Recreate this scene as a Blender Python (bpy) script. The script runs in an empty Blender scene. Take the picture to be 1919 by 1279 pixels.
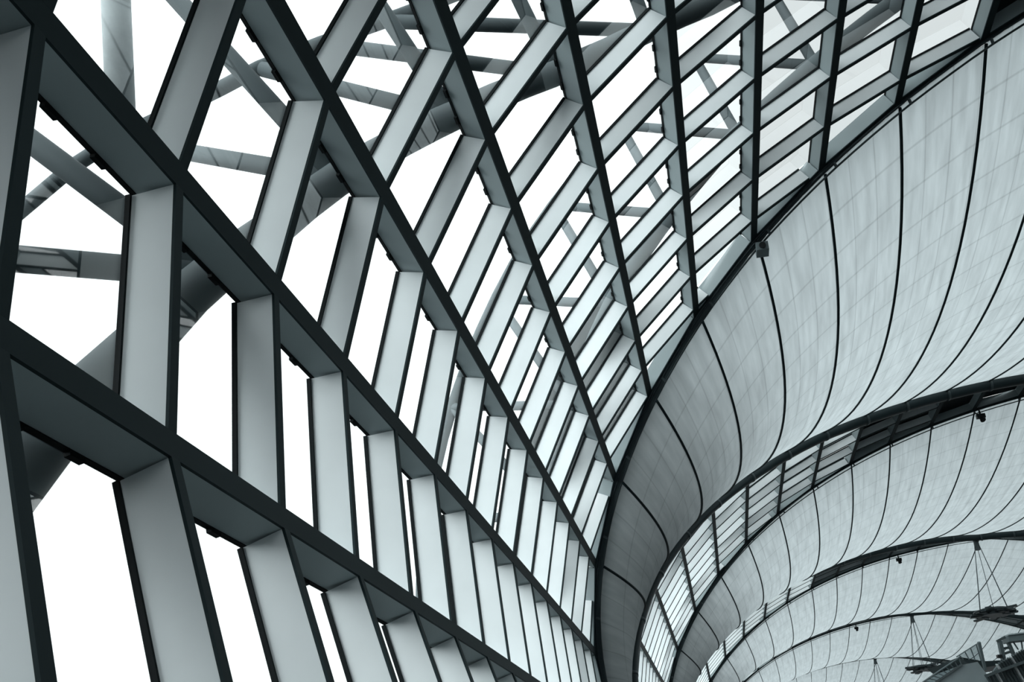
import bpy, math, random, bisect
from mathutils import Vector, Matrix
random.seed(7)
K = 20.0            # metres per unit of the hall's half width
SC = bpy.context.scene
COL = SC.collection

# ------------------------------------------------------------------ hall geometry
B, P = 0.59792, 1.94268           # vault height above its widest level, section exponent
S0, DS = -0.17079, 0.09075        # arc length of beam 0, beam spacing
PER, YA = 1.26534, 1.69026        # bay length, position of a roof crossing
TILT = -0.00152
DSX = [0.0, -0.00323, -0.00225, -0.00049, 0.00089, 0.00209, 0.00214, 0.00137, 0.00157, 0.00085, 0.00246, 0.00026, -0.001, -0.00243, -0.00224, 0.0]
GI = [0.622, 0.5800, 0.5215, 0.4640, 0.4040, 0.3442, 0.2865, 0.2343, 0.1922, 0.1553, 0.1230, 0.0962, 0.0742, 0.0560, 0.0390]
YJ = {4: -0.4215, 5: -0.4916, 6: -0.5622, 7: -0.6336, 8: -0.7052, 9: -0.7762, 10: -0.8474, 11: -0.918, 12: -0.9885,
      13: -1.0585, 14: -1.1291, 15: -1.1981, 16: -1.2672, 17: -1.3331, 18: -1.4010, 3: -0.3515, 2: -0.2815}
SAGI = [(-3, .0), (0, .012), (2, .028), (3, .037), (4, .044), (5, .053), (6, .060), (7, .0645), (8, .0705), (9, .0745), (10, .0745), (11, .075), (16, .078)]
N = 3000
TT = [-1.2 + (math.pi / 2 + 1.2) * k / N for k in range(N + 1)]
SX, SZ, SL = [], [], []
for t in TT:
    c, s = math.cos(t), math.sin(t)
    SX.append(-abs(c) ** (2 / P)); SZ.append(math.copysign(abs(s) ** (2 / P), s) * B)
acc = [0.0]
for k in range(1, N + 1):
    acc.append(acc[-1] + math.hypot(SX[k] - SX[k - 1], SZ[k] - SZ[k - 1]))
off = min(range(N + 1), key=lambda k: abs(TT[k]))
SL = [a - acc[off] for a in acc]
SAP = SL[-1]

def sec(s):
    """point, outward normal and tangent of the vault section at arc length s (past the crown: mirrored)"""
    m = 1
    if s > SAP:
        s, m = 2 * SAP - s, -1
    k = min(max(bisect.bisect_left(SL, s), 3), N - 3)
    f = (s - SL[k - 1]) / (SL[k] - SL[k - 1])
    x = SX[k - 1] + f * (SX[k] - SX[k - 1]); z = SZ[k - 1] + f * (SZ[k] - SZ[k - 1])
    if SAP - s < 1e-9: x, z = 0.0, B
    tx, tz = SX[k + 2] - SX[k - 3], SZ[k + 2] - SZ[k - 3]
    l = math.hypot(tx, tz); tx /= l; tz /= l
    return (x * m, z, -tz * m, tx, tx, tz * m)

def surf(s, y, d=0.0):
    x, z, nx, nz, _, _ = sec(s)
    return Vector((x + nx * d, y, z + nz * d)) * K

def lerp_tab(tab, v):
    if v <= tab[0][0]: return tab[0][1]
    for (a, fa), (b, fb) in zip(tab, tab[1:]):
        if v <= b: return fa + (fb - fa) * (v - a) / (b - a)
    return tab[-1][1]

def S(i):
    k = int(math.floor(i))
    e = 0.0
    if 0 <= i < 15: e = DSX[k] + (DSX[k + 1] - DSX[k]) * (i - k)
    return S0 + i * DS + e
IAP = (SAP - S0) / DS             # beam index of the crown
def I_of(s): return (s - S0) / DS
def mir(s): return 2 * SAP - s
GTAB = [(-3, .6295), (-1, .6285)] + list(enumerate(GI)) + [(15, .019), (IAP, 0.0)]
def G(s):
    if s > SAP: s = 2 * SAP - s
    return lerp_tab(GTAB, I_of(s))
def ya(k): return YA + k * PER
def yj(j, k): return YJ[j] + (k + 2) * PER

# ------------------------------------------------------------------ helpers
class MB:
    def __init__(self): self.v, self.f, self.m, self.uv = [], [], [], {}
    def quad(self, a, b, c, d, m=0):
        n = len(self.v); self.v += [a, b, c, d]; self.f.append((n, n + 1, n + 2, n + 3)); self.m.append(m)
    def hexa(self, p, m=0):
        """p: 8 points, 0-3 one end ring, 4-7 the other end ring"""
        n = len(self.v); self.v += p
        for q in ((3, 2, 1, 0), (4, 5, 6, 7), (0, 1, 5, 4), (1, 2, 6, 5), (2, 3, 7, 6), (3, 0, 4, 7)):
            self.f.append(tuple(n + i for i in q)); self.m.append(m)
    def box(self, c, ax, ay, az, m=0):
        c = Vector(c)
        self.hexa([c - ax - ay - az, c + ax - ay - az, c + ax + ay - az, c - ax + ay - az,
                   c - ax - ay + az, c + ax - ay + az, c + ax + ay + az, c - ax + ay + az], m)
    def bar(self, a, b, up, w, h, m=0):
        a, b = Vector(a), Vector(b); t = (b - a).normalized(); sd = t.cross(up).normalized(); u = sd.cross(t)
        self.hexa([a - sd * w / 2 - u * h / 2, a + sd * w / 2 - u * h / 2, a + sd * w / 2 + u * h / 2, a - sd * w / 2 + u * h / 2,
                   b - sd * w / 2 - u * h / 2, b + sd * w / 2 - u * h / 2, b + sd * w / 2 + u * h / 2, b - sd * w / 2 + u * h / 2], m)
    def tube(self, pts, r, seg=12, m=0, caps=True):
        pts = [Vector(p) for p in pts]; n0 = len(self.v); ref = None
        for k, p in enumerate(pts):
            t = (pts[min(k + 1, len(pts) - 1)] - pts[max(k - 1, 0)]).normalized()
            if ref is None:
                ref = t.orthogonal().normalized()
            else:
                ref = (ref - t * ref.dot(t)).normalized()
            o = t.cross(ref)
            for q in range(seg):
                a = 2 * math.pi * q / seg
                rr = r[k] if isinstance(r, (list, tuple)) else r
                self.v.append(p + (ref * math.cos(a) + o * math.sin(a)) * rr)
        for k in range(len(pts) - 1):
            for q in range(seg):
                a, b = n0 + k * seg + q, n0 + k * seg + (q + 1) % seg
                self.f.append((a, b, b + seg, a + seg)); self.m.append(m)
        if caps:
            self.f.append(tuple(n0 + q for q in reversed(range(seg)))); self.m.append(m)
            e = n0 + (len(pts) - 1) * seg
            self.f.append(tuple(e + q for q in range(seg))); self.m.append(m)
    def build(self, name, mats, parent=None, smooth=False, origin=None):
        if not isinstance(mats, (list, tuple)): mats = [mats]
        me = bpy.data.meshes.new(name)
        o = Vector(origin) if origin is not None else Vector((0, 0, 0))
        if origin is None and parent is None and self.v:
            o = sum(self.v, Vector()) / len(self.v)
        me.from_pydata([tuple(v - o) for v in self.v], [], self.f)
        for mt in mats: me.materials.append(mt)
        if len(mats) > 1: me.polygons.foreach_set('material_index', self.m)
        if smooth: me.polygons.foreach_set('use_smooth', [len(f) == 4 for f in self.f])
        ob = bpy.data.objects.new(name, me); COL.objects.link(ob)
        if parent is not None:
            ob.parent = parent
            ob.location = o - PW[parent.name] if origin is not None else -PW[parent.name]
        else:
            ob.location = o
        PW[ob.name] = (Vector(o) if origin is not None or parent is None else Vector((0, 0, 0)))
        return ob
PW = {}
def empty(name, loc):
    o = bpy.data.objects.new(name, None); COL.objects.link(o); o.location = loc; o.empty_display_size = .3
    PW[o.name] = Vector(loc); return o
def tag(o, label=None, cat=None, group=None, kind=None):
    if label: o['label'] = label
    if cat: o['category'] = cat
    if group: o['group'] = group
    if kind: o['kind'] = kind
    return o
ORD = ['zeroth', 'first', 'second', 'third', 'fourth', 'fifth', 'sixth', 'seventh', 'eighth', 'ninth', 'tenth', 'eleventh', 'twelfth',
       'thirteenth', 'fourteenth', 'fifteenth', 'sixteenth', 'seventeenth', 'eighteenth', 'nineteenth', 'twentieth']

# ------------------------------------------------------------------ materials
def mat(name, col, rough=.5, metal=0.0, noise=0.0, scale=3.0, spec=.5):
    m = bpy.data.materials.new(name); m.use_nodes = True
    nt = m.node_tree; b = nt.nodes['Principled BSDF']
    b.inputs['Roughness'].default_value = rough; b.inputs['Metallic'].default_value = metal
    b.inputs['Specular IOR Level'].default_value = spec
    b.inputs['Base Color'].default_value = (*col, 1)
    if noise:
        tc = nt.nodes.new('ShaderNodeTexCoord'); nz = nt.nodes.new('ShaderNodeTexNoise')
        nz.inputs['Scale'].default_value = scale; nz.inputs['Detail'].default_value = 6
        nt.links.new(tc.outputs['Object'], nz.inputs['Vector'])
        rp = nt.nodes.new('ShaderNodeValToRGB')
        rp.color_ramp.elements[0].position = .3; rp.color_ramp.elements[1].position = .7
        rp.color_ramp.elements[0].color = (*[c * (1 - noise) for c in col], 1)
        rp.color_ramp.elements[1].color = (*[min(1, c * (1 + noise)) for c in col], 1)
        nt.links.new(nz.outputs['Fac'], rp.inputs['Fac']); nt.links.new(rp.outputs['Color'], b.inputs['Base Color'])
    return m
M = {}
M['web'] = mat('light_steel_paint', (.72, .765, .78), .55, noise=.07, scale=.9, spec=.2)
M['beam'] = mat('beam_steel_paint', (.33, .39, .405), .6, noise=.07, scale=.9, spec=.2)
M['flange'] = mat('shade_painted_flange', (.018, .030, .033), .6, noise=.12, scale=.7, spec=.08)  # same steel as the webs; backlit shade of inner faces put into the colour
M['gasket'] = mat('black_gasket', (.004, .007, .008), .6, spec=.1)
M['tube'] = mat('truss_tube_paint', (.085, .105, .112), .6, noise=.10, scale=.8, spec=.1)
M['pale'] = mat('pale_perforated_tube', (.34, .38, .39), .6, noise=.08, scale=6, spec=.1)
M['arch'] = mat('arch_tube_paint', (.030, .044, .048), .45, noise=.15, scale=.5, spec=.3)
M['collar'] = mat('collar_steel', (.06, .08, .085), .45)
M['panel'] = mat('black_cladding', (.010, .015, .017), .6, noise=.2, scale=.5, spec=.1)
M['seam'] = mat('seam_webbing', (.012, .022, .025), .7, spec=.1)
M['cable'] = mat('steel_cable', (.07, .09, .095), .5, metal=.3)
M['disc'] = mat('lamp_leaf', (.035, .05, .055), .45, noise=.5, scale=1.2)
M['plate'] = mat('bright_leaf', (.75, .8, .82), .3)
M['black'] = mat('black_device', (.006, .009, .010), .5)
M['floor'] = mat('dark_terrazzo', (.06, .068, .07), .35, noise=.2, scale=2)
M['ground'] = mat('apron_concrete', (.015, .017, .017), .9, noise=.15, scale=.05)
M['bridge'] = mat('bridge_cladding', (.40, .47, .49), .5, noise=.15, scale=.8)
M['rail'] = mat('rail_steel', (.15, .19, .20), .5)
M['back'] = mat('louvre_backing', (.22, .27, .28), .6, noise=.2, scale=1.5)
M['louvre'] = mat('louvre_dark', (.05, .068, .072), .5)
M['louvre_light'] = mat('louvre_light', (.5, .54, .55), .4)

def glass(name, tint=.97, refl=.3):
    m = bpy.data.materials.new(name); m.use_nodes = True; nt = m.node_tree; nt.nodes.clear()
    o = nt.nodes.new('ShaderNodeOutputMaterial'); mx = nt.nodes.new('ShaderNodeMixShader')
    tr = nt.nodes.new('ShaderNodeBsdfTransparent'); gl = nt.nodes.new('ShaderNodeBsdfGlossy')
    fr = nt.nodes.new('ShaderNodeFresnel'); mu = nt.nodes.new('ShaderNodeMath'); mu.operation = 'MULTIPLY'
    fr.inputs['IOR'].default_value = 1.45; mu.inputs[1].default_value = refl
    tr.inputs['Color'].default_value = (tint * .955, tint * .995, tint, 1); gl.inputs['Roughness'].default_value = .02
    nt.links.new(fr.outputs[0], mu.inputs[0]); nt.links.new(mu.outputs[0], mx.inputs[0])
    nt.links.new(tr.outputs[0], mx.inputs[1]); nt.links.new(gl.outputs[0], mx.inputs[2]); nt.links.new(mx.outputs[0], o.inputs[0])
    return m
M['glass'] = glass('facade_glass')
M['frit'] = [glass('facade_glass_light_frit', .84), glass('facade_glass_mid_frit', .68), glass('facade_glass_dense_frit', .52)]
M['railglass'] = glass('balustrade_glass', .72, .8)

def membrane():
    m = bpy.data.materials.new('translucent_membrane'); m.use_nodes = True; nt = m.node_tree; nt.nodes.clear()
    L = nt.links.new
    o = nt.nodes.new('ShaderNodeOutputMaterial'); mx = nt.nodes.new('ShaderNodeMixShader')
    di = nt.nodes.new('ShaderNodeBsdfDiffuse'); tl = nt.nodes.new('ShaderNodeBsdfTranslucent')
    mx.inputs[0].default_value = .5
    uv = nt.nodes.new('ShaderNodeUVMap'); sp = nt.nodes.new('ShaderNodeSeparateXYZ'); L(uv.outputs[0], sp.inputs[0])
    def net_shadow_line(sock, mult, half):
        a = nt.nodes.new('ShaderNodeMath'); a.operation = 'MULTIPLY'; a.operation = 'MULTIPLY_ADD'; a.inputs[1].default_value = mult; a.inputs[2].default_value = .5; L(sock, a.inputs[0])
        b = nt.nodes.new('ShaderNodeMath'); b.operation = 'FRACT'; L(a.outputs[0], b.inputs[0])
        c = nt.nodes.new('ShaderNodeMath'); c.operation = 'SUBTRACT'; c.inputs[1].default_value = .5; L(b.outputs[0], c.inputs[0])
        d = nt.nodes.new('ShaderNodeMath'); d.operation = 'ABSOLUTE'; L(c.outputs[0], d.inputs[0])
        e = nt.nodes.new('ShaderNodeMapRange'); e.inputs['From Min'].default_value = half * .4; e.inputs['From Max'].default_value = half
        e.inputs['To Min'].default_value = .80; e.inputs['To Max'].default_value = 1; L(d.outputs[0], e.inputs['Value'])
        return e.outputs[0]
    l1 = net_shadow_line(sp.outputs['X'], 3.0, .035); l2 = net_shadow_line(sp.outputs['Y'], 1.0, .035)  # darker grid: shadow of the outer cable net painted into the cloth
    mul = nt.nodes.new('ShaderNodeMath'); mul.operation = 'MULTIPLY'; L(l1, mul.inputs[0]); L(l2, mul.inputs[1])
    # stretched streaks of the woven cloth
    mp = nt.nodes.new('ShaderNodeMapping'); mp.inputs['Scale'].default_value = (5.0, .35, 1); L(uv.outputs[0], mp.inputs[0])
    nz = nt.nodes.new('ShaderNodeTexNoise'); nz.inputs['Scale'].default_value = 2.0; nz.inputs['Detail'].default_value = 8; L(mp.outputs[0], nz.inputs['Vector'])
    mr = nt.nodes.new('ShaderNodeMapRange'); mr.inputs['From Min'].default_value = .3; mr.inputs['From Max'].default_value = .7
    mr.inputs['To Min'].default_value = .84; mr.inputs['To Max'].default_value = 1.12; L(nz.outputs['Fac'], mr.inputs['Value'])
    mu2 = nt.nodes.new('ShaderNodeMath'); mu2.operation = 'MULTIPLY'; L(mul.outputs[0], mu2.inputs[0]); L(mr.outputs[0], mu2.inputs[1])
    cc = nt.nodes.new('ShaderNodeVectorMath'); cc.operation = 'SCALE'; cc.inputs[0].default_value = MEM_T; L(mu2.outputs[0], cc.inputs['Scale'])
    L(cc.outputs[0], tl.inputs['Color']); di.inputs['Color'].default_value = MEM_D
    L(di.outputs[0], mx.inputs[1]); L(tl.outputs[0], mx.inputs[2]); L(mx.outputs[0], o.inputs[0])
    return m
MEM_T = (.37, .42, .435); MEM_D = (.11, .13, .135, 1)
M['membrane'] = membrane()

# ------------------------------------------------------------------ glazing
WB, WR = .0082, .0041             # beam and rib widths
D_IN, D_WEB, D_OUT = .0007, .0148, .0166
BAND = {-2: 'near glass wall', -1: 'second glass band', 0: 'third glass band', 1: 'fourth glass band', 2: 'fifth glass band', 3: 'farthest glass band'}
I_DARK = 10                        # from here up the glass gives way to black cladding

def beam_mesh(mb, s, y0, y1, w, d0, d1, m=0):
    x, z, nx, nz, tx, tz = sec(s)
    n = Vector((nx, 0, nz)) * K; t = Vector((tx, 0, tz)) * K
    a, b = surf(s, y0), surf(s, y1)
    mb.hexa([a - t * w / 2 + n * d0, a + t * w / 2 + n * d0, a + t * w / 2 + n * d1, a - t * w / 2 + n * d1,
             b - t * w / 2 + n * d0, b + t * w / 2 + n * d0, b + t * w / 2 + n * d1, b - t * w / 2 + n * d1], m)

def seg_mesh(mb, sa, ya_, sb, yb_, w, d0, d1, m=0):
    a, b = surf(sa, ya_), surf(sb, yb_)
    t = (b - a).normalized(); lat = Vector((0, 1, 0)); lat = (lat - t * lat.dot(t)).normalized()
    n = t.cross(lat)
    x, z, nx, nz, _, _ = sec((sa + sb) / 2)
    if n.dot(Vector((nx, 0, nz))) < 0: n = -n
    l = lat * w * K / 2; n = n * K
    mb.hexa([a - l + n * d0, a + l + n * d0, a + l + n * d1, a - l + n * d1, b - l + n * d0, b + l + n * d0, b + l + n * d1, b - l + n * d1], m)

def rib_pieces(j, k, imin, imax):
    """(bay, s0, s1) pieces of rib j of band k that lie inside the band's two edges"""
    out = []
    for i in range(imin, imax):
        sa, sb = S(i) + WB / 2, S(i + 1) - WB / 2
        pts = [sa + (sb - sa) * q / 40 for q in range(41)]
        ok = [s for s in pts if abs(yj(j, k) + I_of(s) * TILT - ya(k)) < G(s) - .004]
        if len(ok) >= 3: out.append((i, ok[0], ok[-1]))
    return out

def make_band(k, imin, detail, side=1):
    fm = (lambda s: s) if side == 1 else mir
    nm = BAND[k] if side == 1 else BAND[k].replace('glass', 'right glass')
    grpb, grpr = 'longitudinal beams of the ' + nm, 'arched ribs of the ' + nm
    imax = 15
    # beams
    for i in range(imin, imax):
        s = S(i); g = G(s) + .0015
        if g < .01: continue
        y0, y1 = ya(k) - g, ya(k) + g
        root = None
        n = i
        if k == -2:
            lab = 'dark lengthwise steel beam of the near glass wall, %s up from lower left' % ORD[max(n, 0)] if n >= 1 else \
                  'longitudinal steel beam at the foot of the near glass wall' if n == 0 else 'lowest longitudinal steel beam near the floor of the near glass wall'
        else:
            lab = 'thin dark beam running along the %s, %s up from the floor' % (nm, ORD[n - imin + 1])
        if detail:
            root = empty('glazing_beam', surf(s, (y0 + y1) / 2))
            mb = MB(); beam_mesh(mb, s, y0, y1, WB, D_IN, D_WEB); mb.build('beam_web', M['beam'], root)
            mb = MB(); beam_mesh(mb, s, y0, y1, WB * 1.02, -.0003, D_IN); tag(mb.build('flange', M['flange'], root), 'inner flange with painted shade')
            mb = MB(); beam_mesh(mb, s, y0, y1, WB * 1.12, D_WEB, D_OUT)
            gk = tag(mb.build('gasket', M['gasket'], root), 'black glazing gasket')
            for j in range(2, 18):        # small setting blocks that show below the gasket
                for f_ in (.3, .62):
                    y = yj(j, k) - .07 * f_
                    if y0 < y < y1 and 1 <= i < 8:
                        mb = MB(); beam_mesh(mb, s - WB * .6, y - .003, y + .003, .0016, D_WEB, D_OUT); mb.build('setting_block', M['gasket'], gk)
        else:
            mb = MB(); beam_mesh(mb, fm(s), y0, y1, WB, D_IN, D_OUT, 0); beam_mesh(mb, fm(s), y0, y1, WB * 1.02, -.0003, D_IN, 1)
            root = mb.build('glazing_beam', [M['beam'], M['flange']])
        tag(root, lab, 'beam', grpb)
    # ribs
    for num, j in enumerate(range(2, 19)):
        pcs = rib_pieces(j, k, imin, I_DARK + 2)
        if not pcs: continue
        yy = lambda s: yj(j, k) + I_of(s) * TILT
        lab = 'arched rib of the %s, %s back from its far fabric edge' % (nm, ORD[num + 1])
        if detail:
            s = pcs[0][1]
            root = empty('arched_rib', surf(s, yy(s)))
            fl, ga = MB(), MB()
            for i, a, b in pcs:
                mb = MB(); seg_mesh(mb, a, yy(a), b, yy(b), WR, D_IN, D_WEB); mb.build('rib_web', M['web'], root)
                seg_mesh(fl, a, yy(a), b, yy(b), WR * 1.03, -.0003, D_IN); seg_mesh(ga, a, yy(a), b, yy(b), WR * 1.45, D_WEB, D_OUT)
            tag(fl.build('flange', M['flange'], root), 'inner flange with painted shade'); tag(ga.build('gasket', M['gasket'], root), 'black glazing gasket')
        else:
            mb = MB()
            for i, a, b in pcs:
                fa, fb = fm(a), fm(b)
                seg_mesh(mb, fa, yy(a), fb, yy(b), WR, D_IN, D_WEB, 0); seg_mesh(mb, fa, yy(a), fb, yy(b), WR * 1.03, -.0003, D_IN, 1)
                seg_mesh(mb, fa, yy(a), fb, yy(b), WR * 1.45, D_WEB, D_OUT, 2)
            root = mb.build('arched_rib', [M['web'], M['flange'], M['gasket']])
        tag(root, lab, 'rib', grpr)
    # mullions that follow the two slanting edges of the band
    for sg, nmE in ((1, 'far'), (-1, 'near')):
        root = empty('edge_mullion', surf(fm(S(imin)), ya(k) + sg * G(S(imin)), 0))
        wb, fl = MB(), MB()
        for i in range(imin, 15):
            a, b = S(i) + WB / 2, S(i + 1) - WB / 2
            A, Bq = ya(k) + sg * (G(a) - .001), ya(k) + sg * (G(b) - .001)
            seg_mesh(wb, fm(a), A, fm(b), Bq, WR, D_IN, D_OUT); seg_mesh(fl, fm(a), A, fm(b), Bq, WR, -.0003, D_IN)
        wb.build('mullion_web', M['beam'], root); tag(fl.build('flange', M['flange'], root), 'inner flange with painted shade')
        tag(root, 'slanting edge mullion along the %s fabric edge of the %s' % (nmE, nm), 'mullion')

WN = [0]
def make_panes(k, imin, side=1):
    fm = (lambda s: s) if side == 1 else mir
    d = .0158
    for i in range(imin, 15):
        mb = MB(); sa, sb = S(i) + WB / 2, S(i + 1) - WB / 2
        ga, gb = G(sa) - .003, G(sb) - .003
        js = [ya(k) + .7] + [yj(j, k) for j in range(2, 19)] + [ya(k) - .7]
        for u, v in zip(js, js[1:]):
            au, av = min(u + i * TILT, ya(k) + ga), max(v + i * TILT, ya(k) - ga)
            bu, bv = min(u + (i + 1) * TILT, ya(k) + gb), max(v + (i + 1) * TILT, ya(k) - gb)
            if au - av < .002: continue
            if bu - bv < 0: bu = bv = (bu + bv) / 2
            mb.quad(surf(fm(sa), au, d), surf(fm(sa), av, d), surf(fm(sb), bv, d), surf(fm(sb), bu, d))
        if not mb.v: continue
        if i < I_DARK:
            WN[0] += 1
            tag(mb.build('window_%d' % WN[0], M['glass'] if i < 5 else M['frit'][min(i - 5, 2)]), kind='structure')
        else:
            TN[0] += 1
            tag(mb.build('trim_%d' % TN[0], M['panel']), kind='structure')
TN = [0]

for k in (-2, -1, 0, 1, 2):
    imin = {-2: -1, -1: -1}.get(k, 2)
    make_band(k, imin, k == -2); make_panes(k, imin)
for k in (0, 1, 2):
    make_band(k, 8, False, -1); make_panes(k, 8, -1)

# ------------------------------------------------------------------ shape of the fabric roof
def mem_point(k, s, t):
    """k: the membrane from crossing k to crossing k+1"""
    i = I_of(s if s <= SAP else mir(s))
    y0, y1 = ya(k) + G(s) + .004, ya(k + 1) - G(s) - .004
    if y1 < y0 + .002: y0, y1 = (y0 + y1) / 2 - .001, (y0 + y1) / 2 + .001
    sag = lerp_tab(SAGI, i) * 4 * t * (1 - t)
    e = lerp_tab([(-3, .004), (2, .008), (6, .008), (9, .003), (16, .001)], i) * (1 - t) + t * lerp_tab([(-3, .004), (3, .004), (6, -.002), (9, -.009), (16, -.012)], i)
    return surf(s, y0 + (y1 - y0) * t, -(sag + e)), i, (y1 - y0) * t
def mem_edge(k, t, a, b, n):
    return [mem_point(k, a + (b - a) * q / n, t)[0] for q in range(n + 1)]

# ------------------------------------------------------------------ edges: clamped rails on the far edge, arch tube on the near edge
def edge_curve(k, sg, i0, d, dy, full=True, n=70):
    a, b = S(i0), (mir(S(i0)) if full else SAP)
    return [surf(a + (b - a) * q / n, ya(k) + sg * G(a + (b - a) * q / n) + dy, d) for q in range(n + 1)]
def strip(a, b):
    mb = MB()
    up = Vector((0, 0, .03))
    for p, q, r, s in zip(a, a[1:], b, b[1:]):
        mb.hexa([p, q, s, r, p + up, q + up, s + up, r + up])
    return mb
EDGE = {-2: 'near glass wall', -1: 'second glass band', 0: 'third glass band', 1: 'fourth glass band', 2: 'fifth glass band'}
for k in (-2, -1, 0, 1, 2):
    i0 = -1
    p1 = edge_curve(k, 1, i0, -.0030, .0010, False); p2 = edge_curve(k, 1, i0, -.0080, .0045, False)
    root = empty('edge_rail', p1[0])
    mb = MB(); mb.tube(p1, .0011 * K, 6); mb.build('rail', M['arch'], root, True)
    mb = MB(); mb.tube(p2, .0011 * K, 6); rl = mb.build('rail', M['arch'], root, True)
    if k < 1:
        for q in range(2, 66, 4):
            mb = MB(); mb.tube([p1[q], p2[q]], .0016 * K, 6)
            mb.build('clamp', M['collar'], rl)
    strip(edge_curve(k, 1, i0, .0030, -.0020, True, 120), mem_edge(k, 0, S(i0), mir(S(i0)), 120)).build('flashing', M['arch'], root)
    tag(root, 'pair of thin clamped rails along the fabric edge beyond the %s' % EDGE[k], 'rail', 'edge rails')
for k in (-1, 0, 1, 2):
    pts, rad = [], []
    for q in range(91):
        s = S(-1) + (mir(S(-1)) - S(-1)) * q / 90; i = I_of(s if s < SAP else mir(s))
        rad.append(lerp_tab([(1, .0060), (3, .0062), (4, .0064), (6, .0080), (8, .0105), (10, .0130), (16, .0140)], i) * K)
        pts.append(surf(s, ya(k) - G(s) - lerp_tab([(3, -.003), (6, .004)], i) - rad[-1] / K * .8, lerp_tab([(-1, -.030), (3, -.024), (5, -.016), (7, -.007), (9, .000), (16, .003)], i)))
    root = empty('arch_tube', pts[0])
    mb = MB(); mb.tube(pts, rad, 14); tb = mb.build('tube', M['arch'], root, True)
    strip(edge_curve(k, -1, -1, .0030, .0020, True, 90), mem_edge(k - 1, 1, S(-1), mir(S(-1)), 90)).build('flashing', M['arch'], root)
    if k <= 0:
        for i in range(2, 30):
            s = S(i) if i <= 15 else mir(S(31.7 - i))
            f = (s - S(-1)) / (mir(S(-1)) - S(-1)) * 90
            q = min(max(int(f), 1), 88)
            a, b = pts[q], pts[q + 1]; t = (b - a).normalized(); c = a + (b - a) * (f - q)
            mb = MB(); mb.tube([c - t * .05, c + t * .05], rad[q] * 1.10, 14); mb.build('collar', M['collar'], tb, True)
    tag(root, {-1: 'thick dark collared tube arching between the nearest and second fabric bays', 0: 'dark tube arch below the third fabric bay',
               1: 'thin dark tube arch below the fourth fabric bay', 2: 'thinnest dark tube arch far down the hall'}[k], 'arch')

# ------------------------------------------------------------------ fabric roof between the bands
CEIL = {-3: 'fabric roof bay overhead behind the camera', -2: 'nearest and largest fabric roof bay, beside the near glass wall', -1: 'second fabric roof bay beyond the thick dark arch tube',
        0: 'third fabric roof bay, behind the nearer hanging lamp', 1: 'fourth fabric roof bay, behind the farther hanging lamp', 2: 'fifth fabric roof bay low down the hall', 3: 'farthest fabric roof bay'}
for k in (-3, -2, -1, 0, 1, 2, 3):
    ns, ntt = (150, 28) if k <= 0 else (90, 18)
    a, b = S(-2.0), mir(S(-2.0))
    vs, uvs, fs = [], [], []
    for p in range(ns + 1):
        s = a + (b - a) * p / ns
        for t in range(ntt + 1):
            v, i, yy = mem_point(k, s, t / ntt)
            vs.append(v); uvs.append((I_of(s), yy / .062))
    w = ntt + 1
    for p in range(ns):
        for t in range(ntt):
            fs.append((p * w + t, p * w + t + 1, (p + 1) * w + t + 1, (p + 1) * w + t))
    me = bpy.data.meshes.new('ceiling'); me.from_pydata([tuple(v) for v in vs], [], fs)
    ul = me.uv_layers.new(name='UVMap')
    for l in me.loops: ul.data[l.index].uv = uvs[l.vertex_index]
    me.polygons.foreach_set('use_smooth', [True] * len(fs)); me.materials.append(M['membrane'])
    ce = bpy.data.objects.new('ceiling', me); COL.objects.link(ce); PW[ce.name] = Vector((0, 0, 0))
    tag(ce, CEIL[k], 'fabric roof', 'fabric roof bays', 'structure')
    if k > -3:
        r = {-2: .0017, -1: .0016, 0: .0015}.get(k, .0014)
        rng = range(3, 29) if k > -2 else range(3, 20)
        for i in rng:
            s = S(i) if i <= 15 else mir(S(31.72 - i))
            mb = MB(); pts = []
            for t in range(0, 25):
                v, _, _ = mem_point(k, s, t / 24)
                x, z, nx, nz, _, _ = sec(s)
                pts.append(v - Vector((nx, 0, nz)) * .0012 * K)
            mb.tube(pts, r * K, 5); mb.build('seam', M['seam'], ce, True)

# ------------------------------------------------------------------ camera
yaw, pit, rol, f = .20262, .48541, -.03045, math.exp(7.447)
cy, sy, cp, sp, cr, sr = math.cos(yaw), math.sin(yaw), math.cos(pit), math.sin(pit), math.cos(rol), math.sin(rol)
right = Vector((cy, sy, 0)); fwd = Vector((-sy * cp, cy * cp, sp)); up = Vector((sy * sp, -cy * sp, cp))
r2 = right * cr + up * sr; u2 = up * cr - right * sr
CP = Vector((-.85343, -1.47388, -.17439)) * K
cam = bpy.data.cameras.new('camera'); co = bpy.data.objects.new('camera', cam); COL.objects.link(co)
cam.sensor_width = 36; cam.lens = f / 1919 * 36; cam.clip_start = .05; cam.clip_end = 2000
co.matrix_world = Matrix(((r2.x, u2.x, -fwd.x, CP.x), (r2.y, u2.y, -fwd.y, CP.y), (r2.z, u2.z, -fwd.z, CP.z), (0, 0, 0, 1)))
SC.camera = co
def pix(px, py, depth):
    """world point seen at a place of the picture, at a depth in metres"""
    return CP + (fwd + r2 * ((px - 959.5) / f) - u2 * ((py - 639.5) / f)) * depth

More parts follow.
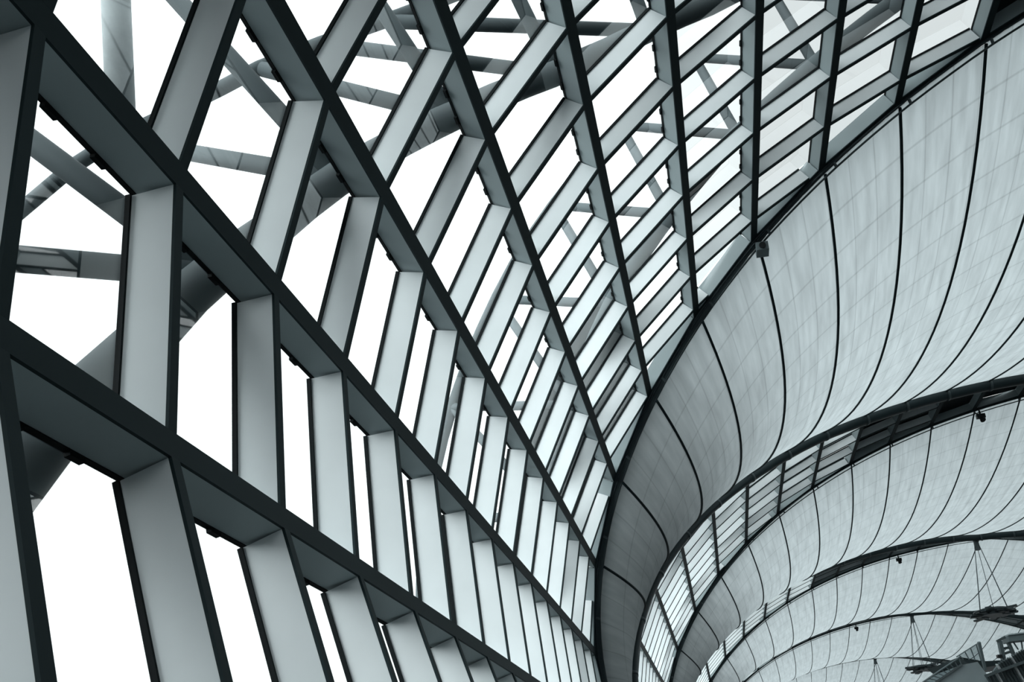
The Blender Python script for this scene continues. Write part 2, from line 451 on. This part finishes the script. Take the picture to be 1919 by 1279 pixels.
# ------------------------------------------------------------------ tubular trusses outside the glass
CI = [(-1.2, .60), (0, .520), (1.05, .439), (1.59, .394), (2.05, .361), (2.47, .328), (3.09, .288), (3.79, .242), (4.13, .220), (5.12, .161), (5.69, .135), (6.76, .097), (9, .045), (11.5, .02), (IAP, 0.0)]
def tp(k, sg, i, d, dy): return surf(S0 + i * DS, ya(k) + sg * (lerp_tab(CI, i) + dy), d)
DCH = .031; IC, DC = 6.0, .11
for k, sg, lab in ((-2, -1, 'big tubular truss outside the near glass wall, rising across the upper left panes'), (-2, 1, 'tubular truss outside the near glass wall, close to its fabric edge'),
                   (-1, -1, 'tubular truss behind the arch tube of the second glass band'), (-1, 1, 'tubular truss glimpsed through the far side of the second glass band')):
    root = empty('roof_truss', tp(k, sg, 0, DCH, 0))
    mb = MB(); mb.tube([tp(k, sg, -1.2 + (IAP + 1.2) * q / 60, DCH, 0) for q in range(61)], .0088 * K, 20); ch = mb.build('bottom_chord', M['tube'], root, True)
    top = lambda i: tp(k, sg, i, .20, .10)
    mb = MB(); mb.tube([top(-1.2 + (IAP + .2) * q / 50) for q in range(51)], .0068 * K, 14); mb.build('top_chord', M['tube'], root, True)
    near = (k, sg) == (-2, -1)
    if near:      # long straight outer strut and the tall pale post that stands on it
        OC = [pix(-160, 560, 11.6), pix(-60, 478, 11.8), pix(45, 390, 12), pix(140, 310, 12), pix(215, 262, 12), pix(300, 222, 12), pix(415, 165, 12.1), pix(485, 128, 12.2), pix(600, 82, 12.5), pix(720, 40, 12.9), pix(880, -20, 13.5)]
        mb = MB(); mb.tube(OC, .10, 14); mb.build('outer_strut', M['tube'], root, True)
        mb = MB(); mb.tube([pix(228, 250, 12), pix(212, -120, 12)], .185, 20); mb.build('post', M['pale'], root, True)
    for n in range(0, 13):
        i = n + 1.08
        a = tp(k, sg, i, DCH, 0)
        ends = [top(i + .8)] + ([top(i - .2)] if n < 2 or not near else [])
        if near and 1 <= n <= 5: ends.append((None, OC[1], OC[4], OC[7], OC[8], OC[9])[n])
        for b in ends:
            mb = MB(); mb.tube([a, a + (b - a) * .98], .0051 * K, 14)
            mb.build('web_member', M['tube'], root, True)
        p = surf(S0 + i * DS, ya(k) + sg * lerp_tab(CI, i), .0168)
        mb = MB(); mb.tube([a, p], .0016 * K, 8); tag(mb.build('bracket', M['gasket'], ch), 'black bracket')
    tag(root, lab, 'truss')

# solid decks added outside to shade the fabric's foot, over the narrow valleys where two trusses come together
for k in (-3, -2, -1, 0, 1, 2):
    mb = MB()
    for q in range(16):
        i0_, i1_ = -2 + (IC + 2) * q / 16, -2 + (IC + 2) * (q + 1) / 16
        R_ = []
        for i in (i0_, i1_):
            s = S0 + i * DS; m_ = (ya(k) + G(s) + ya(k + 1) - G(s)) / 2; h_ = max((ya(k + 1) - G(s) - ya(k) - G(s)) / 2 + .012, .003)
            R_.append([surf(s, m_ - h_, DC), surf(s, m_ + h_, DC), surf(s, m_ + h_, DC + .006), surf(s, m_ - h_, DC + .006)])
        mb.hexa(R_[0] + R_[1])
    TN[0] += 1; tag(mb.build('trim_%d' % TN[0], M['arch']), kind='structure')

# ------------------------------------------------------------------ crossing skylights, hanging lamps and their cables
def disc_lamp(k, drop, rad, label):
    c = Vector((0, ya(k), B - drop)) * K
    root = empty('hanging_lamp', c)
    random.seed(40 + k)
    mb = MB(); mb.tube([c + Vector((0, 0, -.2)), c + Vector((0, 0, .2))], rad * .55 * K, 24); mb.build('hub', M['disc'], root)
    for n in range(30):
        a = 2 * math.pi * n / 30 + random.uniform(-.12, .12)
        r0, r1 = rad * K * random.uniform(.3, .45), rad * K * random.uniform(.72, 1.05)
        u = Vector((math.cos(a), math.sin(a), 0)); t = Vector((-u.y, u.x, 0))
        z = random.uniform(-.22, .2); tilt = random.uniform(-.22, .22)
        p, q = c + u * r0 + Vector((0, 0, z)), c + u * r1 + Vector((0, 0, z + tilt * .5))
        mb = MB(); mb.bar(p, q, Vector((0, 0, 1)), .36, .09)
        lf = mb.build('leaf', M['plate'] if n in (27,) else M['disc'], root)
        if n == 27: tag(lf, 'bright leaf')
    mb = MB()
    ring = [c + Vector((math.cos(2 * math.pi * q / 24), math.sin(2 * math.pi * q / 24), .02)) * rad * .8 * K for q in range(25)]
    mb.tube(ring, .06, 6); mb.build('ring', M['disc'], root)
    tag(root, label, 'hanging lamp', 'hanging lamps')
    top = Vector((0, ya(k), B - .012)) * K
    rc = empty('suspension_cables', top)
    for n in range(6):
        a = 2 * math.pi * (n + .25) / 6
        e = c + Vector((math.cos(a), math.sin(a), 0)) * rad * .62 * K + Vector((0, 0, .1))
        mb = MB(); mb.tube([top + Vector((math.cos(a), math.sin(a), 0)) * .12, e], .019, 5); mb.build('cable', M['cable'], rc)
    mb = MB(); mb.tube([top + Vector((0, 0, .1)), top - Vector((0, 0, .5))], .16, 10); mb.build('anchor', M['collar'], rc)
    tag(rc, 'fan of thin cables holding the ' + label.split(',')[0], 'cables')
disc_lamp(0, .232, .074, 'nearer rosette lamp of dark leaves, hanging at the right edge')
disc_lamp(1, .228, .072, 'farther rosette lamp of dark leaves, hanging in front of the fifth fabric bay')
disc_lamp(2, .228, .072, 'farthest rosette lamp of dark leaves, low at the bottom edge')

# black floodlights clipped to the fabric edges
def flood(k, i, label):
    s = S(i); p = surf(s, ya(k) + G(s) + .004, -.004)
    root = empty('floodlight', p)
    mb = MB(); mb.tube([p, p - Vector((0, 0, .22))], .04, 8); mb.build('stem', M['black'], root)
    mb = MB(); mb.box(p - Vector((0, 0, .26)), Vector((.17, 0, 0)), Vector((0, .1, 0)), Vector((0, .0, .09))); hs = mb.build('housing', M['black'], root)
    mb = MB(); mb.tube([p - Vector((0, 0, .33)), p - Vector((-.03, .08, .47))], [.08, .12], 12); mb.build('lamp_head', M['black'], hs)
    tag(root, label, 'floodlight', 'floodlights on the fabric edges')
flood(-1, 13.1, 'small black floodlight hanging from the edge of the second fabric bay')
flood(0, 13.3, 'small black floodlight hanging from the edge of the third fabric bay')
flood(1, 13.3, 'small black floodlight hanging from the edge of the fourth fabric bay')

# small grey camera at the edge of the near glass wall
p = surf(S(7), ya(-2) + G(S(7)) + .006, -.0125)
root = empty('security_camera', p)
mb = MB(); mb.box(p, Vector((.13, 0, 0)), Vector((0, .16, 0)), Vector((0, 0, .10))); hs = mb.build('housing', M['rail'], root)
mb = MB(); mb.tube([p + Vector((0, -.16, 0)), p + Vector((0, -.22, -.02))], .07, 12); tag(mb.build('lens', M['black'], hs), 'black lens')
mb = MB(); mb.tube([p + Vector((-.05, -.05, .1)), surf(S(7), ya(-2) + G(S(7)), -.002)], .04, 8); mb.build('bracket', M['black'], root)
tag(root, 'small grey camera clipped to the fabric edge at the middle of the near glass wall', 'camera')

# ------------------------------------------------------------------ floor, ground, sky
FZ = -.265 * K
mb = MB()
mb.quad(Vector((-.93 * K, -60, FZ)), Vector((.93 * K, -60, FZ)), Vector((.93 * K, 140, FZ)), Vector((-.93 * K, 140, FZ)))
tag(mb.build('floor', M['floor']), kind='structure')
mb = MB(); gz = FZ - 1.0
mb.quad(Vector((-600, -600, gz)), Vector((600, -600, gz)), Vector((600, 600, gz)), Vector((-600, 600, gz)))
tag(mb.build('ground', M['ground']), kind='structure')

# walls added out of view to darken the hall: right flank, end behind the camera
mb = MB()
ss = [mir(S(-2.0)) + (mir(S(13.0)) - mir(S(-2.0))) * q / 30 for q in range(31)]
for s, s2 in zip(ss, ss[1:]):
    mb.hexa([surf(s, -3.3, .03), surf(s, ya(-1) + .63, .03), surf(s2, ya(-1) + .63, .03), surf(s2, -3.3, .03),
             surf(s, -3.3, .04), surf(s, ya(-1) + .63, .04), surf(s2, ya(-1) + .63, .04), surf(s2, -3.3, .04)])
tag(mb.build('dimming_wall_right', M['panel']), kind='structure')
mb = MB()
mb.box(Vector((0, -2.9 * K, 4)), Vector((21, 0, 0)), Vector((0, .2, 0)), Vector((0, 0, 10)))
tag(mb.build('dimming_wall_back', M['panel']), kind='structure')

# ------------------------------------------------------------------ upper walkway with escalator, lower right
DB = 24.0
E1 = Vector((r2.x, r2.y, 0)).normalized(); H1 = Vector((fwd.x, fwd.y, 0)).normalized(); UZ = Vector((0, 0, 1))
def bp(px, py, back=0.0): return pix(px, py, DB + back)
def slab(mb, pts, back, th, m=0):
    n = len(pts); n0 = len(mb.v)
    for b in (0, th):
        for p in pts: mb.v.append(bp(*p, back) + H1 * b)
    mb.f.append(tuple(n0 + q for q in range(n))); mb.m.append(m)
    mb.f.append(tuple(n0 + n + q for q in reversed(range(n)))); mb.m.append(m)
    for q in range(n):
        a, b = n0 + q, n0 + (q + 1) % n
        mb.f.append((b, a, a + n, b + n)); mb.m.append(m)
# escalator: clad truss, glass balustrade with posts and handrail
root = empty('escalator', bp(1790, 1279))
mb = MB(); slab(mb, [(1750, 1282), (1802, 1247), (1832, 1241), (1852, 1268), (1860, 1290), (1860, 1420), (1750, 1420)], 0, 1.5); tag(mb.build('cladding', M['bridge'], root))
for b in (0.03, 1.45):
    mb = MB(); slab(mb, [(1728, 1282), (1796, 1236), (1802, 1246), (1752, 1280)], b, .02); mb.build('glass_balustrade', M['railglass'], root)
    mb = MB(); mb.tube([bp(1726, 1282, b), bp(1762, 1257, b), bp(1797, 1234, b)], .022, 8); mb.build('handrail', M['rail'], root, True)
    for q in range(9):
        f_ = q / 8; mb = MB()
        mb.bar(bp(1732 + 65 * f_, 1278 - 43 * f_, b), bp(1752 + 50 * f_, 1281 - 34 * f_, b), H1, .022, .022); mb.build('post', M['rail'], root)
mb = MB(); mb.bar(bp(1750, 1282, -.03), bp(1803, 1246, -.03), UZ, .06, .05); tag(mb.build('edge_strip', M['louvre'], root))
tag(root, 'escalator with glass balustrade rising towards the walkway at the lower right', 'escalator')
# walkway deck with railing
root = empty('footbridge', bp(1860, 1245))
mb = MB(); slab(mb, [(1798, 1232), (1844, 1240), (1878, 1238), (1940, 1226), (1940, 1234), (1868, 1248), (1848, 1251), (1812, 1243)], .2, 2.2); mb.build('deck_beam', M['louvre'], root)
mb = MB(); mb.bar(bp(1834.5, 1204), bp(1846, 1256), H1, .065, .065); mb.build('end_post', M['rail'], root)
mb = MB(); mb.bar(bp(1792, 1232, .1), bp(1835, 1205), H1, .025, .025); mb.build('top_rail', M['rail'], root)
for q in range(4):
    f_ = q / 4 + .12
    mb = MB(); mb.bar(bp(1792 + 43 * f_, 1232 - 27 * f_, .1), bp(1800 + 44 * f_, 1236 + 3 * f_, .1), H1, .022, .022); mb.build('baluster', M['rail'], root)
mb = MB(); slab(mb, [(1794, 1232), (1834, 1207), (1841, 1238), (1800, 1236)], .13, .015); mb.build('glass_panel', M['railglass'], root)
for x in (1822, 1905):
    mb = MB(); a = bp(x, 1242, 1.6); mb.tube([a, Vector((a.x, a.y, FZ))], .22, 14); mb.build('column', M['rail'], root, True)
tag(root, 'dark elevated walkway with railing and tall end post at the lower right', 'walkway')
# gantry frame on the walkway
root = empty('gantry_frame', bp(1880, 1240, .3))
mb = MB(); mb.bar(bp(1884, 1199.5, .3), bp(1940, 1193, .3), UZ, .4, .17); mb.build('crossbeam', M['rail'], root)
mb = MB(); mb.bar(bp(1883, 1193, .3), bp(1940, 1186, .3), UZ, .45, .03); mb.build('cap', M['bridge'], root)
for (a, b, w_) in (((1873, 1202), (1881, 1239), .10), ((1889, 1204), (1903, 1235), .08), ((1914, 1203), (1918, 1230), .03), ((1899, 1204), (1908, 1218), .03)):
    mb = MB(); mb.bar(bp(*a, .3), bp(*b, .3), H1, w_, w_); mb.build('upright', M['rail'], root)
for (a, b) in (((1868, 1203), (1885, 1194)), ((1877, 1217), (1893, 1214)), ((1879, 1227), (1897, 1221))):
    mb = MB(); mb.bar(bp(*a, .3), bp(*b, .3), UZ, .06, .06); mb.build('bracket', M['louvre'], root)
mb = MB(); mb.box(bp(1873, 1231, .2), E1 * .06, H1 * .05, UZ * .04); mb.build('floodlight', M['black'], root)
tag(root, 'grey gantry frame standing on the dark walkway at the right edge', 'gantry')
# fan of louvres below the walkway
root = empty('louvre_screen', bp(1880, 1279, -.4))
for r_, (x0, y0, x1, y1, dx, dy) in enumerate(((1868, 1246, 1928, 1212, 17, 26), (1848, 1266, 1930, 1238, 20, 34))):
    for q in range(15):
        f_ = q / 14
        a = (x0 + (x1 - x0) * f_, y0 + (y1 - y0) * f_)
        lt = (q * 5 + r_ * 3) % 6 == 0
        mb = MB(); mb.bar(bp(*a, -.4 - r_ * .2), bp(a[0] + dx, a[1] + dy, -.4 - r_ * .2), H1, .028 if lt else .036, .09)
        mb.build('slat', M['louvre_light'] if lt else M['louvre'], root)
mb = MB(); slab(mb, [(1852, 1272), (1872, 1246), (1940, 1212), (1950, 1330), (1852, 1330)], -.15, .12); tag(mb.build('backing', M['back'], root))
mb = MB(); mb.bar(bp(1846, 1268, -.7), bp(1940, 1234, -.7), UZ, .06, .07); mb.build('stringer', M['louvre'], root)
for x in (1870, 1930):
    mb = MB(); a = bp(x, 1320, -.1); mb.bar(a, Vector((a.x, a.y, FZ)), H1, .2, .2); mb.build('leg', M['rail'], root)
tag(root, 'screen of slanting dark and pale louvres in the bottom right corner', 'louvre screen')

# sky: overcast, brightest overhead
SKY_H, SKY_Z, SKY_G = 1.75, 3.2, 9.3
w = bpy.data.worlds.new('sky'); SC.world = w; w.use_nodes = True; nt = w.node_tree; nt.nodes.clear()
L = nt.links.new
o = nt.nodes.new('ShaderNodeOutputWorld'); bg = nt.nodes.new('ShaderNodeBackground'); tc = nt.nodes.new('ShaderNodeTexCoord')
sx = nt.nodes.new('ShaderNodeSeparateXYZ'); L(tc.outputs['Generated'], sx.inputs[0])
rp = nt.nodes.new('ShaderNodeMapRange'); rp.inputs['From Min'].default_value = 0; rp.inputs['From Max'].default_value = 1
rp.inputs['To Min'].default_value = SKY_H; rp.inputs['To Max'].default_value = SKY_Z
mz = nt.nodes.new('ShaderNodeMath'); mz.operation = 'MAXIMUM'; mz.inputs[1].default_value = 0; L(sx.outputs['Z'], mz.inputs[0])
pz = nt.nodes.new('ShaderNodeMath'); pz.operation = 'POWER'; pz.inputs[1].default_value = 4; L(mz.outputs[0], pz.inputs[0]); L(pz.outputs[0], rp.inputs['Value'])
dt = nt.nodes.new('ShaderNodeVectorMath'); dt.operation = 'DOT_PRODUCT'; L(tc.outputs['Generated'], dt.inputs[0])
dt.inputs[1].default_value = Vector((-.70, -.70, .03)).normalized()      # the hazy bright side of the sky, where the sun stands behind cloud
cl = nt.nodes.new('ShaderNodeMath'); cl.operation = 'MAXIMUM'; cl.inputs[1].default_value = 0; L(dt.outputs['Value'], cl.inputs[0])
pw = nt.nodes.new('ShaderNodeMath'); pw.operation = 'POWER'; pw.inputs[1].default_value = 4; L(cl.outputs[0], pw.inputs[0])
ma = nt.nodes.new('ShaderNodeMath'); ma.operation = 'MULTIPLY_ADD'; ma.inputs[1].default_value = SKY_G; L(pw.outputs[0], ma.inputs[0]); L(rp.outputs[0], ma.inputs[2])
L(ma.outputs[0], bg.inputs['Strength'])
bg.inputs['Color'].default_value = (.96, 1.0, 1.0, 1)
L(bg.outputs[0], o.inputs[0])

vs = SC.view_settings
vs.view_transform = 'Standard'; vs.look = 'None'; vs.gamma = 1; vs.exposure = 0.0; vs.use_curve_mapping = False
SC.cycles.max_bounces = 8; SC.cycles.transparent_max_bounces = 24; SC.cycles.diffuse_bounces = 4
